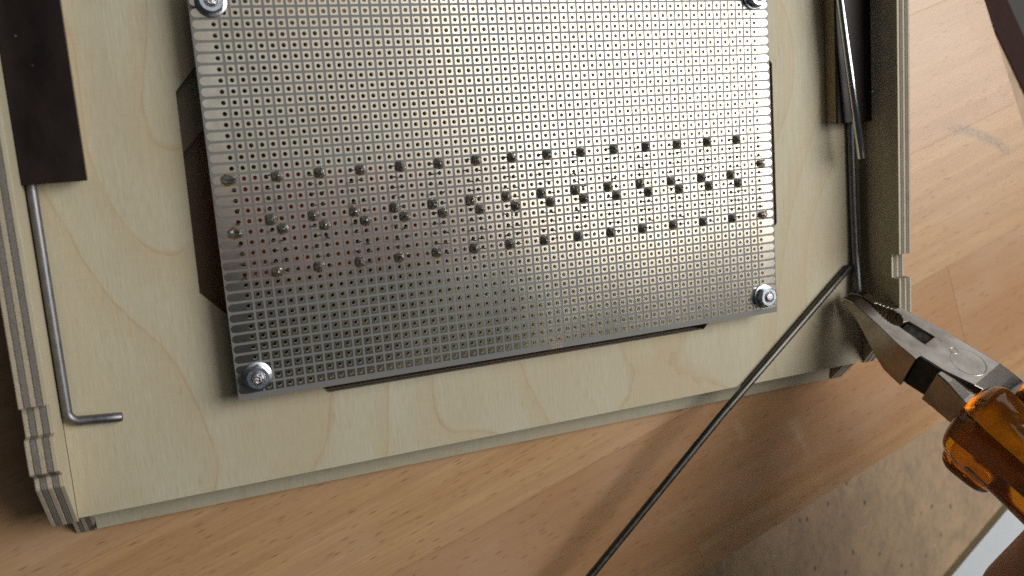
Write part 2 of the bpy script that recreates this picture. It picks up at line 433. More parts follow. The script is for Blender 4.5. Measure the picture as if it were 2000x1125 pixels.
TH = math.radians(16.8)
top = empty('tabletop', (0, 0, TZ), None, None, kind='structure', mat=Matrix.Translation((0, 0, TZ * S)) @ Matrix.Rotation(TH, 4, 'Z'))
e1, e2 = Vector((math.cos(TH), math.sin(TH))), Vector((-math.sin(TH), math.cos(TH)))
rng = random.Random(11)
rows = [-150.6, -140.7, -95.6, -50.5, -5.4, 39.7, 84.8, 129.9, 175.0, 220.1]
def right_end(vv):                           # sloping right edge of the board, in plank coordinates
    return 194.0 + (vv + 12.0) * -0.13
joints = {2: [-144.0, 60.0], 1: [-143.0, 150], 3: [-60, 120], 0: [20]}
for i in range(len(rows) - 1):
    v0, v1 = rows[i] + 0.015, rows[i + 1] - 0.015
    cuts = joints.get(i, [rng.uniform(-150, 20)])
    us = [-360] + cuts + [None]
    for a, b in zip(us[:-1], us[1:]):
        if b is None: poly = [(a + 0.015, v0), (right_end(v0), v0), (right_end(v1), v1), (a + 0.015, v1)]
        else: poly = [(a + 0.015, v0), (b - 0.015, v0), (b - 0.015, v1), (a + 0.015, v1)]
        dz = rng.uniform(-0.012, 0.0)
        v, f = prism(poly, -18, dz, lambda u, w, t: (u, w, t))
        o = obj('plank', v, f, M['beech'], top, local=True); bevel(o, 0.05, 1)
        tn = {0: 0.35, 1: 0.85, 2: 0.15, 3: 0.25, 4: 0.1, 5: 0.2}.get(i, rng.uniform(0, 0.6)) + rng.uniform(-0.15, 0.15)
        o.color = (max(0, tn), 0, 0, 1)

# ------------------------------------------------------------------ plywood enclosure
enc = empty('plywood_enclosure', (0, 0, TZ), 'pale birch plywood box lying open on the beech top under the grey circuit board', 'enclosure')
PLY = [('birch', 0.75), ('ply_dark', 1.15), ('ply_light', 1.1), ('ply_dark', 1.15), ('ply_light', 0.85)]
outer = [(-119.15, -22.9), (-119.15, -73.0), (119.35, -73.0), (119.35, -22.9), (119.35, 25.5), (119.35, 80), (-119.15, 80), (-119.15, 25.5)]
inner = [(-85.5, -22.9), (-57.5, -52.8), (57.7, -52.8), (86.1, -23.0), (86.1, 25.8), (57.7, 56), (-57.5, 56), (-84.9, 25.2)]
z = 0.0; part = None
for k, (mn, th) in enumerate(PLY):
    jit = 0.0 if k == 0 else rng.uniform(-0.12, 0.05)
    inn = [(x * (1 + jit / 80), y * (1 + jit / 40)) for x, y in inner]
    v, f = ring_prism(outer, inn, z - th + 0.05, z)
    o = obj('panel' if k == 0 else 'ply', v, f, M[mn], enc if part is None else part)
    if k == 0: part = o
    z -= th
PANEL_B = z

def side_wall(x_in, sgn, prof, thick, zoff=0.0):
    x = x_in; base = None
    ths = [0.19, 0.215, 0.20, 0.215, 0.18]
    mats = ['birch_wall', 'ply_dark', 'ply_light', 'ply_dark', 'ply_light']
    for k in range(5):
        th = ths[k] * thick
        x0, x1 = x, x + sgn * (th - 0.11)
        pr = [(y + rng.uniform(-0.05, 0.05), zz + (rng.uniform(-0.05, 0.04) if zz > 5 else 0)) for y, zz in prof]
        v, f = prism(pr, x0, x1, lambda u, w, t: (t, u, w))
        o = obj('side_wall' if k == 0 else 'ply', v, f, M[mats[k]], enc if base is None else base)
        bevel(o, 0.10, 1)
        if k == 0: base = o
        x += sgn * th
    return base
H = 16.6
left_prof = [(85, H), (-40.9, H), (-41.0, H - 3.0), (-47.8, H - 3.0), (-48.0, H), (-55.8, H), (-57.9, H - 4.3), (-60.7, H - 4.3), (-73.9, 0.0), (-73.9, -5.0), (85, -5.0)]
side_wall(-119.3, -1, left_prof, 5.9)
HR = 16.0
right_prof = [(85, HR), (-35.6, HR), (-35.7, HR - 3.1), (-43.1, HR - 3.1), (-43.2, HR), (-54.5, HR), (-56.5, HR - 4.3), (-59.5, HR - 4.3), (-73.5, 0.0), (-73.5, -5.0), (85, -5.0)]
side_wall(119.5, 1, right_prof, 5.1)
# small nail head in the right wall
v, f = lathe([(0.0, 0.0), (1.0, 0.0), (0.8, 0.35), (0.0, 0.5)], 0, 0, 14)
v = [(119.45 - b, 15.1 + a, 5.7 + c) for a, c, b in v]
obj('nail', v, f, M['zinc'], enc, True)
# lower side boards with sloping front ends and the sloping front strip between them
for x_in, sgn in ((-116.7, -1), (116.7, 1)):
    x = x_in; base = None
    for k in range(5):
        th = 1.0
        v, f = prism([(-40, PANEL_B - 0.05), (-74.2, PANEL_B - 0.05), (-81.3, TZ + 0.03), (-40, TZ + 0.03)], x, x + sgn * (th - 0.11), lambda u, w, t: (t, u, w))
        o = obj('lower_side' if k == 0 else 'ply', v, f, M[['ply_light', 'ply_dark', 'ply_light', 'ply_dark', 'ply_light'][k]], enc if base is None else base)
        if k == 0: base = o
        x += sgn * th
v, f = prism([(-66, PANEL_B - 2.2), (-79.9, -9.4), (-80.8, TZ + 0.05), (-66.0, TZ + 0.05)], -116.6, 113.2, lambda u, w, t: (t, u, w))
obj('front_strip', v, f, M['birch_rail'], enc)
# inner corner gusset seen through the opening
v, f = prism([(-118, -30 + 12.0), (-118, -22.0), (-60, 36.0), (-60, 78), (-118, 78)], -9.2, PANEL_B - 0.05, lambda u, w, t: (u, w, t))
obj('corner_gusset', v, f, M['birch_rail'], enc)

# ------------------------------------------------------------------ dark cover plates over wooden battens
def cover_plate(x0, x1, gx0, gx1, label):
    t = empty('cover_plate', ((x0 + x1) / 2, 40, 0), label, 'cover plate', 'dark cover plates along both side walls')
    zb = 4.6
    # batten with a groove for the wire
    bx0, bx1 = (x0 + 0.15, gx0) if gx0 - x0 > x1 - gx1 else (gx1, x1 - 0.15)
    v, f = prism([(bx0, 6.6), (bx1, 6.6), (bx1, 80), (bx0, 80)], 0.02, zb, lambda u, w, tt: (u, w, tt))
    bevel(obj('batten', v, f, M['batten'], t), 0.3)
    v, f = prism([(x0, 6.15), (x1, 6.15), (x1, 80), (x0, 80)], zb + 0.03, zb + 0.95, lambda u, w, tt: (u, w, tt))
    bevel(obj('sheet', v, f, M['phenolic'], t), 0.15, 2)
    v, f = prism([(x0 + 0.2, 6.25), (x1 - 0.2, 6.25), (x1 - 0.2, 80), (x0 + 0.2, 80)], zb - 0.22, zb + 0.02, lambda u, w, tt: (u, w, tt))
    obj('backing_layer', v, f, M['phenolic_edge'], t)
    return t
cover_plate(-119.1, -106.0, -119.1, -116.4, 'dark brown phenolic cover strip at the left wall, bent wire emerging beneath')
cover_plate(106.0, 119.3, 113.5, 119.3, 'dark cover strip on a wooden batten at the right wall, under a bright rod')

# ------------------------------------------------------------------ wires
def arc(c, r, a0, a1, n, zf):
    return [(c[0] + r * math.cos(a0 + (a1 - a0) * i / n), c[1] + r * math.sin(a0 + (a1 - a0) * i / n), zf) for i in range(n + 1)]
pts = [(-117.75, 60, 1.22), (-117.8, 6, 1.22), (-117.85, -20, 1.22)] + arc((-115.2, -46.6), 2.65, math.pi, math.pi * 1.53, 10, 1.22) + [(-110.0, -49.65, 1.22), (-106.3, -49.95, 1.22)]
v, f = tube(pts, 1.13)
tag(obj('bent_wire', v, f, M['wire'], None, True), 'grey steel wire with a bent hook end, lying along the left plywood wall', 'wire')
v, f = tube([(114.8, 60, 1.22), (114.9, 6, 1.22), (115.3, -20, 1.3), (115.6, -36, 1.6), (115.2, -46, 2.9), (114.9, -51, 3.6)], 1.2)
tag(obj('gripped_wire', v, f, M['wire'], None, True), 'thin steel wire along the right wall, gripped by the pliers', 'wire')
v, f = tube([(103.8, 60, 6.9), (111.6, -5.2, 9.3)], 1.2)
tag(obj('short_rod', v, f, M['wire_bright'], None, True), 'bright polished steel rod slanting over the right dark cover strip, its end free', 'rod')
v, f = tube([(113.2, -40.0, 1.25), (61.7, -80.8, 1.22), (13.5, -121.6, 1.2), (-12, -143.2, 1.2)], 1.2)
tag(obj('long_rod', v, f, M['wire_dark'], None, True), 'long dark steel rod crossing diagonally over the plywood corner and beech top', 'rod')

# ------------------------------------------------------------------ perforated board
P = 2.54; ZB = 5.0; ZT = 6.6
COLS, R0, R1 = 60, -3, 34
cx = lambda c: (c - 29.5) * P
cy = lambda r: -(r - 15.5) * P
board = empty('circuit_board', (0, 0, 0), 'grey perforated circuit board with tinned square pads, bolted over the plywood opening', 'circuit board')
HR_ = 0.54; NS = 12
circ = [(math.cos(2 * math.pi * (k + 0.5) / NS), math.sin(2 * math.pi * (k + 0.5) / NS)) for k in range(NS)]
def sq_ring(h):                              # square outline points matching the hole's points by angle
    out = []
    for a, b in circ:
        m = max(abs(a), abs(b)); out.append((a / m * h, b / m * h))
    return out
SQ = sq_ring(P / 2)
verts, faces = [], []
for r in range(R0, R1 + 1):
    for c in range(COLS):
        x, y = cx(c), cy(r); b = len(verts)
        verts += [(x + px, y + py, ZT) for px, py in SQ] + [(x + px * HR_, y + py * HR_, ZT) for px, py in circ]
        verts += [(x + px * HR_, y + py * HR_, ZB) for px, py in circ] + [(x + px, y + py, ZB) for px, py in SQ]
        for k in range(NS):
            j = (k + 1) % NS
            for l in range(3): faces.append((b + l * NS + k, b + l * NS + j, b + (l + 1) * NS + j, b + (l + 1) * NS + k))
            # corners of the square cell
            p0, p1 = SQ[k], SQ[j]
            if abs(abs(p0[0]) - P / 2) > 1e-6 and abs(abs(p1[0]) - P / 2) < 1e-6 or abs(abs(p0[1]) - P / 2) > 1e-6 and abs(abs(p1[1]) - P / 2) < 1e-6:
                q = len(verts)
                sx = math.copysign(P / 2, p0[0] + p1[0]); sy = math.copysign(P / 2, p0[1] + p1[1])
                verts += [(x + sx, y + sy, ZT), (x + sx, y + sy, ZB)]
                faces += [(b + k, q, b + j), (b + 3 * NS + k, b + 3 * NS + j, q + 1)]
gx0, gx1, gy0, gy1 = cx(0) - P / 2, cx(COLS - 1) + P / 2, cy(R1) - P / 2, cy(R0) + P / 2
BX, BY = 79.95, 49.55
def add_box(vs, fs, x0, x1, y0, y1, z0, z1, skip=()):
    b = len(vs)
    vs += [(x0, y0, z0), (x1, y0, z0), (x1, y1, z0), (x0, y1, z0), (x0, y0, z1), (x1, y0, z1), (x1, y1, z1), (x0, y1, z1)]
    for n_, q in (('b', (3, 2, 1, 0)), ('t', (4, 5, 6, 7)), ('s', (0, 1, 5, 4)), ('e', (1, 2, 6, 5)), ('n', (2, 3, 7, 6)), ('w', (3, 0, 4, 7))):
        if n_ not in skip: fs.append(tuple(b + i for i in q))
add_box(verts, faces, -BX, gx0, -BY, BY, ZB, ZT, ('e',))
add_box(verts, faces, gx1, BX, -BY, BY, ZB, ZT, ('w',))
add_box(verts, faces, gx0, gx1, -BY, gy0, ZB, ZT, ('n', 'e', 'w'))
add_box(verts, faces, gx0, gx1, gy1, BY, ZB, ZT, ('s', 'e', 'w'))
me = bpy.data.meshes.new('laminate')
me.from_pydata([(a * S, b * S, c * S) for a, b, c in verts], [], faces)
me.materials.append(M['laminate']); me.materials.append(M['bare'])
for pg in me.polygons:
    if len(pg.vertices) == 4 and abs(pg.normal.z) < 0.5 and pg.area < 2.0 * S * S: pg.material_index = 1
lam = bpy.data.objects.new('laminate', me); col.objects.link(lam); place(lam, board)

PT = ZT + 0.075; PH = 0.96
def pad_geo(vs, fs, x, y, strip=0):
    if strip == 0: out = sq_ring(PH)
    b = len(vs)
    if strip == 0:
        o2 = []
        for k in range(NS):                  # true corners
            o2.append(out[k])
        vs += [(x + px, y + py, PT) for px, py in o2] + [(x + px * HR_, y + py * HR_, PT) for px, py in circ]
        vs += [(x + px, y + py, ZT - 0.02) for px, py in o2] + [(x + px * HR_, y + py * HR_, ZT - 0.02) for px, py in circ]
    else:
        o2 = []
        for a, bb in circ:
            m = max(abs(a), abs(bb)); o2.append((a / m * PH, bb / m * PH))
        # stretch the outer side into the long rounded finger
        o2 = [(px, py) if px * strip < 0.5 else (strip * (4.75 - 0.985 + 0.985 * math.sqrt(max(0, 1 - (py / PH) ** 2))), py) for px, py in o2]
        vs += [(x + px, y + py, PT) for px, py in o2] + [(x + px * HR_, y + py * HR_, PT) for px, py in circ]
        vs += [(x + px, y + py, ZT - 0.02) for px, py in o2] + [(x + px * HR_, y + py * HR_, ZT - 0.02) for px, py in circ]
    for k in range(NS):
        j = (k + 1) % NS
        fs += [(b + k, b + j, b + NS + j, b + NS + k), (b + j, b + k, b + 2 * NS + k, b + 2 * NS + j), (b + NS + k, b + NS + j, b + 3 * NS + j, b + 3 * NS + k)]

def pad_mesh(name, strip=0):
    if strip == 0:
        vs, fs = [], []
        # square with sharp corners: 12 hole points, outline of 4 corners + 8 edge points
        pad_geo(vs, fs, 0, 0)
        q = len(vs)
        outl = [vs[k] for k in range(NS)]
        for k in range(NS):
            p0, p1 = outl[k], outl[(k + 1) % NS]
            if abs(abs(p0[0]) - abs(p1[0])) > 1e-6 and abs(abs(p0[1]) - abs(p1[1])) > 1e-6:
                sx = math.copysign(PH, p0[0] + p1[0]); sy = math.copysign(PH, p0[1] + p1[1]); q = len(vs)
                vs += [(sx, sy, PT), (sx, sy, ZT - 0.02)]
                j = (k + 1) % NS
                fs += [(k, q, j), (k, 2 * NS + k, q + 1, q), (q, q + 1, 2 * NS + j, j)]
        return vs, fs
    vs, fs = [], []
    # long finger with a round outer end, drilled near its inner end
    ol = []
    ang = [2 * math.pi * (k + 0.5) / 24 for k in range(24)]
    hole = [(HR_ * math.cos(a), HR_ * math.sin(a)) for a in ang]
    for a in ang:
        px, py = math.cos(a), math.sin(a); m = max(abs(px), abs(py)); px, py = px / m * PH, py / m * PH
        ol.append((px, py))
    top_pts = [(-PH, -PH), (-PH, PH)] + [(3.77 + PH * math.sin(t), PH * math.cos(t)) for t in [math.pi * i / 12 for i in range(13)]]
    # ring around the hole inside a square, then the finger beyond
    for (px, py), (hx, hy) in zip(ol, hole): pass
    n = 24
    vs += [(px, py, PT) for px, py in ol] + [(px, py, PT) for px, py in hole] + [(px, py, ZT - 0.02) for px, py in hole]
    for k in range(n):
        j = (k + 1) % n
        fs += [(k, j, n + j, n + k), (n + k, n + j, 2 * n + j, 2 * n + k)]
        p0, p1 = ol[k], ol[j]
        if abs(abs(p0[0]) - abs(p1[0])) > 1e-6 and abs(abs(p0[1]) - abs(p1[1])) > 1e-6:
            q = len(vs); vs.append((math.copysign(PH, p0[0] + p1[0]), math.copysign(PH, p0[1] + p1[1]), PT)); fs.append((k, q, j))
    q = len(vs)
    fin = [(PH, -PH), (PH, PH)] + [(3.77 + PH * math.sin(t), PH * math.cos(t)) for t in [math.pi * i / 12 for i in range(13)]]
    vs += [(a, b, PT) for a, b in fin]; fs.append(tuple(range(q, q + len(fin))))
    sk = [(-PH, PH)] + fin[2:] + [(-PH, -PH)]
    q = len(vs); vs += [(a, b, PT) for a, b in sk] + [(a, b, ZT - 0.02) for a, b in sk]
    n2 = len(sk)
    fs += [(q + i, q + (i + 1) % n2, q + n2 + (i + 1) % n2, q + n2 + i) for i in range(n2)]
    vs = [(a * strip, b, c) for a, b, c in vs]
    return vs, fs

pv, pf = pad_mesh('pad')
pad_me = bpy.data.meshes.new('pad'); pad_me.from_pydata([(a * S, b * S, c * S) for a, b, c in pv], [], pf); pad_me.materials.append(M['tin'])
strip_me = {}
for sg in (-1, 1):
    sv, sf = pad_mesh('edge_pad', sg)
    strip_me[sg] = mesh_data('edge_pad', sv, sf, M['tin'])
def inst(name, me_, loc, parent, rot=None):
    o = bpy.data.objects.new(name, me_); col.objects.link(o)
    o.parent = parent
    o.matrix_parent_inverse = parent.matrix_world.inverted()
    o.location = Vector(loc) * S
    if rot: o.rotation_euler = rot
    return o
cells = []
for r in range(R0, R1 + 1):
    for sg, c in ((-1, 0), (1, COLS - 1)):
        inst('edge_pad', strip_me[sg], (cx(c), cy(r), 0), board)
    for c in range(1, COLS - 1):
        d3 = Vector((cx(c), cy(r), ZT)) - CAM
        dep = d3.dot(RZ)
        u = 1000 + 1712 * d3.dot(RX) / dep; w = 562 + 1712 * d3.dot(RY) / dep
        cells.append((0 if (0 < u < 2000 and 4 < w < 1125) else 1, dep, r, c))
cells.sort()
for k, (_, _, r, c) in enumerate(cells[:300]):
    inst('pad', pad_me, (cx(c), cy(r), 0), board)
vs, fs = [], []
for _, _, r, c in cells[300:]:
    b = len(vs); x, y = cx(c), cy(r)
    vs += [(px + x, py + y, pz) for px, py, pz in pv]; fs += [tuple(b + i for i in q) for q in pf]
me = bpy.data.meshes.new('far_pads'); me.from_pydata([(a * S, b * S, c * S) for a, b, c in vs], [], fs); me.materials.append(M['tin'])
o = bpy.data.objects.new('pad_field', me); col.objects.link(o); place(o, board); o['kind'] = 'stuff'

# LED bars under the board, their pins coming up through it
pin_v, pin_f = [], []
add_box(pin_v, pin_f, -0.26, 0.26, -0.16, 0.16, 0.0, 3.5)
pin_v += [(0, 0, 3.75)]; pin_f = [q for q in pin_f if q != (4, 5, 6, 7)] + [(4, 5, 8), (5, 6, 8), (6, 7, 8), (7, 4, 8)]
pin_me = mesh_data('pin', pin_v, pin_f, M['pin'])
body_v, body_f = [], []
add_box(body_v, body_f, -5.03, 5.03, -12.65, 12.65, -8.0, -0.25)
body_me = mesh_data('led_bar', body_v, body_f, M['led'])
for b in range(15):
    c0 = 4 * b
    ctr = ((cx(c0) + cx(c0 + 3)) / 2, (cy(14) + cy(23)) / 2, ZB)
    bar = inst('led_bar', body_me, ctr, board)
    for c in (c0, c0 + 3):
        for r in range(14, 24):
            p = bpy.data.objects.new('pin', pin_me); col.objects.link(p); p.parent = bar
            p.location = Vector((cx(c) - ctr[0], cy(r) - ctr[1], -0.3)) * S
            p.rotation_euler = (rng.gauss(0, 0.09), rng.gauss(0.05, 0.09), rng.uniform(-0.3, 0.3))
            p.scale = (1, 1, rng.uniform(0.92, 1.06))

def dome(hx, hy, h, seed, n=10, ox=0.0):
    vs, fs = [], []
    for i in range(n + 1):
        for j in range(n + 1):
            u, w = -1 + 2 * i / n, -1 + 2 * j / n
            k = 1 - 0.10 * (u * u * w * w)
            zz = (max(0, 1 - abs(u) ** 3.2)) ** 0.55 * (max(0, 1 - abs(w) ** 3.2)) ** 0.55
            pk = math.exp(-((u - ox) ** 2 * (hx / 1.1) ** 2 + w * w) * 4.5)
            nz = noise.noise(Vector((u * 1.7 + seed * 3.1, w * 1.7, seed)))
            vs.append((u * hx * k + nz * 0.08, w * hy * k + 0.08 * nz, h * zz * (0.62 + 0.5 * pk + 0.30 * nz)))
    for i in range(n):
        for j in range(n):
            a = i * (n + 1) + j; fs.append((a, a + n + 1, a + n + 2, a + 1))
    return vs, fs
domes = [mesh_data('solder_joint', *dome(1.18, 1.22, 1.35, k + 1), M['solder'], True) for k in range(7)]
joints_rc = []
for b in range(15):
    joints_rc += [(4 * b, 14), (4 * b, 19)]
    if b < 14: joints_rc += [(4 * b + 3, 18), (4 * b + 3, 23)]
    else: joints_rc += [(59, 17), (59, 23)]
fl_v, fl_f = [], []
for k, (c, r) in enumerate(joints_rc):
    if c == 0:
        vv, ff = dome(1.95, 0.98, 1.0, 20 + r, 12, 0.45); vv = [(a - 0.95, b_, c_) for a, b_, c_ in vv]
        inst('solder_joint', mesh_data('solder_joint', vv, ff, M['solder'], True), (cx(c), cy(r), PT - 0.02), board)
    elif c == 59:
        vv, ff = dome(1.75, 0.98, 1.05, 30 + r, 12, -0.4); vv = [(a + 0.8, b_, c_) for a, b_, c_ in vv]
        inst('solder_joint', mesh_data('solder_joint', vv, ff, M['solder'], True), (cx(c), cy(r), PT - 0.02), board)
    else:
        o = inst('solder_joint', domes[k % 7], (cx(c) + rng.uniform(-0.08, 0.08), cy(r) + rng.uniform(-0.12, 0.08), PT - 0.02), board, (0, 0, rng.choice([0, math.pi / 2, math.pi, -math.pi / 2]) + rng.uniform(-0.1, 0.1)))
        o.scale = (rng.uniform(0.92, 1.08), rng.uniform(0.95, 1.12), rng.uniform(0.85, 1.15))
    # thin brown resin pool creeping out from under the joint
    b = len(fl_v); ph = rng.uniform(0, 6.28)
    pool = [(1.42 + 0.16 * math.sin(3 * a + ph) + 0.12 * math.sin(5 * a - ph), a) for a in [i * math.pi / 8 for i in range(16)]]
    lx = -0.9 if c == 0 else (0.8 if c == 59 else 0.0); st = 1.35 if lx else 1.0
    for sc_, zz in ((1.0, PT + 0.004), (0.8, PT + 0.07), (0.3, PT + 0.10)):
        fl_v += [(cx(c) + lx + st * rr * sc_ * 0.92 * math.cos(a), cy(r) - 0.08 + rr * sc_ * math.sin(a), zz) for rr, a in pool]
    for i in range(2):
        for j in range(16): fl_f.append((b + i * 16 + j, b + i * 16 + (j + 1) % 16, b + (i + 1) * 16 + (j + 1) % 16, b + (i + 1) * 16 + j))
    for _ in range(rng.choice([0, 0, 1, 2])):
        fx, fy, fr = cx(c) + rng.uniform(-1.3, 1.3), cy(r) - rng.uniform(1.0, 1.35), rng.uniform(0.12, 0.32)
        b = len(fl_v)
        for i in range(4):
            for j in range(8):
                rr = fr * math.cos(i / 3 * 1.5); fl_v.append((fx + 1.5 * rr * math.cos(j * math.pi / 4), fy + rr * math.sin(j * math.pi / 4), PT - 0.03 + fr * 0.7 * math.sin(i / 3 * 1.5)))
        for i in range(3):
            for j in range(8): fl_f.append((b + i * 8 + j, b + i * 8 + (j + 1) % 8, b + (i + 1) * 8 + (j + 1) % 8, b + (i + 1) * 8 + j))
o = obj('flux_residue', fl_v, fl_f, M['flux'], board, True); o['kind'] = 'stuff'

# the printed number 002 near the front edge
seg = {'0': 'abcdef', '2': 'abged'}
nv, nf = [], []
def bar(x0, y0, x1, y1): add_box(nv, nf, x0, x1, y0, y1, ZT - 0.01, ZT + 0.035)
for k, ch in enumerate('002'):
    X0, Y0, w, h, t = 3.65 + k * 1.28, -49.42, 0.92, 1.3, 0.2
    for s_ in seg[ch]:
        if s_ == 'a': bar(X0, Y0 + h - t, X0 + w, Y0 + h)
        if s_ == 'd': bar(X0, Y0, X0 + w, Y0 + t)
        if s_ == 'g': bar(X0, Y0 + h / 2 - t / 2, X0 + w, Y0 + h / 2 + t / 2)
        if s_ == 'f': bar(X0, Y0 + h / 2, X0 + t, Y0 + h - t)
        if s_ == 'e': bar(X0, Y0 + t, X0 + t, Y0 + h / 2)
        if s_ == 'b': bar(X0 + w - t, Y0 + h / 2, X0 + w, Y0 + h - t)
        if s_ == 'c': bar(X0 + w - t, Y0 + t, X0 + w, Y0 + h / 2)
obj('printed_number', nv, nf, M['ink'], board)

# ------------------------------------------------------------------ screws with washer and nut
def nut_geo(x, y, z0, h, af, hole, rot):
    n = 48; vs, fs = [], []
    rin = af / 2 * 0.94
    for k in range(n):
        t = 2 * math.pi * k / n
        a = ((t - rot) % (math.pi / 3)) - math.pi / 6
        rh = af / 2 / math.cos(a)
        zt = z0 + h - max(0, (rh - rin)) * 0.6
        zb = z0 + max(0, (rh - rin)) * 0.45
        c_, s_ = math.cos(t), math.sin(t)
        for rr, zz in ((hole, z0 + h - 0.35), (hole + 0.35, z0 + h), (rin, z0 + h), (rh, zt), (rh, zb), (rin, z0)):
            vs.append((x + rr * c_, y + rr * s_, zz))
    m = 6
    for k in range(n):
        q = (k + 1) % n
        for i in range(m - 1): fs.append((k * m + i, q * m + i, q * m + i + 1, k * m + i + 1))
    return vs, fs
def fastener(x, y, top_h, rot, rough_end, label, tilt=0.0):
    t = empty('screw', (x, y, 0), label, 'screw', 'screws holding the circuit board')
    v, f = lathe([(1.6, ZT + 0.09), (1.6, ZT + 0.58), (3.35, ZT + 0.58), (3.55, ZT + 0.48), (3.55, ZT + 0.18), (3.4, ZT + 0.09), (1.6, ZT + 0.09)], x, y, 40)
    obj('washer', v, f, M['zinc'], t, True).modifiers.new('es', 'EDGE_SPLIT').split_angle = math.radians(35)
    v, f = nut_geo(x, y, ZT + 0.6, 2.35, 5.5, 1.42, rot)
    o = obj('nut', v, f, M['zinc'], t, True); o.modifiers.new('es', 'EDGE_SPLIT').split_angle = math.radians(28)
    z1 = ZT + 0.6 + 2.35 + top_h
    if rough_end: prof = [(1.45, -5.2), (1.45, z1 - 0.25), (1.35, z1 - 0.1), (1.1, z1 + 0.02), (0.75, z1 - 0.05), (0.4, z1 + 0.06), (0.0, z1)]
    else: prof = [(1.45, -5.2), (1.45, z1 - 0.4), (1.1, z1 - 0.03), (0.95, z1), (0.0, z1)]
    v, f = lathe(prof, x, y, 24)
    if rough_end: v = [(a + (noise.noise(Vector((a * 2.1, b * 2.1, c))) * 0.12 if c > z1 - 0.3 else 0), b, c + (noise.noise(Vector((a * 1.7 + 5, b * 1.7, x))) * 0.28 if c > z1 - 0.3 and (a - x) ** 2 + (b - y) ** 2 < 1.7 else 0)) for a, b, c in v]
    obj('shaft', v, f, M['steel_end'], t, True).modifiers.new('es', 'EDGE_SPLIT').split_angle = math.radians(40)
    v, f = lathe([(1.5, 0.02), (3.0, 0.02), (3.0, ZB - 0.02), (1.5, ZB - 0.02), (1.5, 0.02)], x, y, 24)
    obj('spacer', v, f, M['nylon'], t, True)
fastener(-75.0, -44.0, 0.35, 0.35, True, 'zinc screw end with nut and washer on the board corner nearest the hooked wire')
fastener(75.0, -44.0, 0.45, 0.1, False, 'zinc screw end with nut and washer on the board corner nearest the pliers')
fastener(-75.0, 44.4, 0.35, 0.2, True, 'zinc nut and screw end at the top left board corner, cut by the frame')
fastener(75.0, 44.0, 0.4, 0.5, False, 'zinc nut and washer at the top right board corner, cut by the frame')

# ------------------------------------------------------------------ pliers
Lv, Wv, Nv = Vector((0.319, -0.525, 0.789)).normalized(), None, Vector((-0.062, 0.819, 0.57))
Nv = (Nv - Lv * Nv.dot(Lv)).normalized(); Wv = Nv.cross(Lv).normalized()
PO = Vector((109.8, -50.9, 3.8)) * S
PM = Matrix(((Lv.x, Wv.x, Nv.x, PO.x), (Lv.y, Wv.y, Nv.y, PO.y), (Lv.z, Wv.z, Nv.z, PO.z), (0, 0, 0, 1)))
pl = empty('pliers', None, 'steel pliers with amber translucent handles gripping the wire at the right wall', 'pliers', mat=PM)

def lerp_tab(tab, s):
    if s <= tab[0][0]: return tab[0][1]
    for (a, x), (b, y) in zip(tab, tab[1:]):
        if s <= b: return x + (y - x) * (s - a) / (b - a) if b > a else y
    return tab[-1][1]
back = [(0, 2.2), (7, 0.6), (13, -2.4), (18, -5.0), (23, -6.6), (30, -7.0), (60, -7.0)]
def loft(name, secs, mat, parent=pl, bev=0.35):
    # secs: (s, w_a, w_b, n_low, n_high)
    v, f = [], []
    for s, a, b, lo, hi in secs: v += [(s, a, lo), (s, b, lo), (s, b, hi), (s, a, hi)]
    for i in range(len(secs) - 1):
        for k in range(4):
            j = (k + 1) % 4; f.append((i * 4 + k, i * 4 + j, i * 4 + 4 + j, i * 4 + 4 + k))
    f.append((0, 1, 2, 3)); e = (len(secs) - 1) * 4; f.append((e, e + 1, e + 2, e + 3))
    o = obj(name, v, f, mat, parent, local=True)
    if bev: bevel(o, bev, 2, 40)
    return o
low_out = [(-0.6, -3.2), (0.3, -4.3), (6.7, -5.4), (13.6, -6.7), (22.6, -8.9), (29.2, -9.7)]
low_in = [(-0.6, -0.3), (7.0, -0.45), (9, -0.9), (12.9, -2.0), (16.3, -2.3), (17.6, -1.5), (26, -1.7), (29.2, -1.2)]
up_in = [(-0.6, 0.3), (7.0, 0.7), (9, 1.6), (12.5, 3.3), (15.5, 3.4), (17.2, 2.0), (17.9, 1.0), (18.6, 3.1), (28.5, 4.0), (30, 4.0)]
up_out = [(-0.6, 2.9), (5.4, 3.9), (11, 6.2), (16.2, 7.1), (25.1, 9.0), (30.4, 9.5)]
ss = [-0.6, 0.3, 3.5, 6.7]
s_ = 7.6
while s_ < 17.4: ss += [s_ , s_ + 0.55]; s_ += 1.1
ss += [17.9, 18.6, 20.5, 22.6, 26, 29.2]
def zig(i, s): return (0.45 if i % 2 else -0.05) if 7.5 < s < 17.6 else 0.0
secs = []
for i, s in enumerate(ss): secs.append((s, lerp_tab(low_out, s), lerp_tab(low_in, s) - zig(i, s), lerp_tab(back, s), 5.0 - max(0, 2.5 - s) * 0.5))
loft('jaw', secs, M['plier'], bev=0.22)
secs = []
for i, s in enumerate(ss + [30.2]): secs.append((s, lerp_tab(up_in, s) + zig(i, s), lerp_tab(up_out, s), lerp_tab(back, s), 5.0 - max(0, 2.5 - s) * 0.5))
loft('jaw', secs, M['plier'], bev=0.22)
# sloping cutter blade between the jaws
v = [(18.3, -1.6, 1.2), (27.6, -1.5, 1.6), (29, 3.9, 4.4), (18.8, 3.2, 4.2), (18.3, -1.6, -5), (27.6, -1.5, -5), (29, 3.9, -5), (18.8, 3.2, -5)]
obj('cutter', v, [(0, 1, 2, 3), (7, 6, 5, 4), (0, 4, 5, 1), (1, 5, 6, 2), (2, 6, 7, 3), (3, 7, 4, 0)], M['cutter'], pl, local=True)
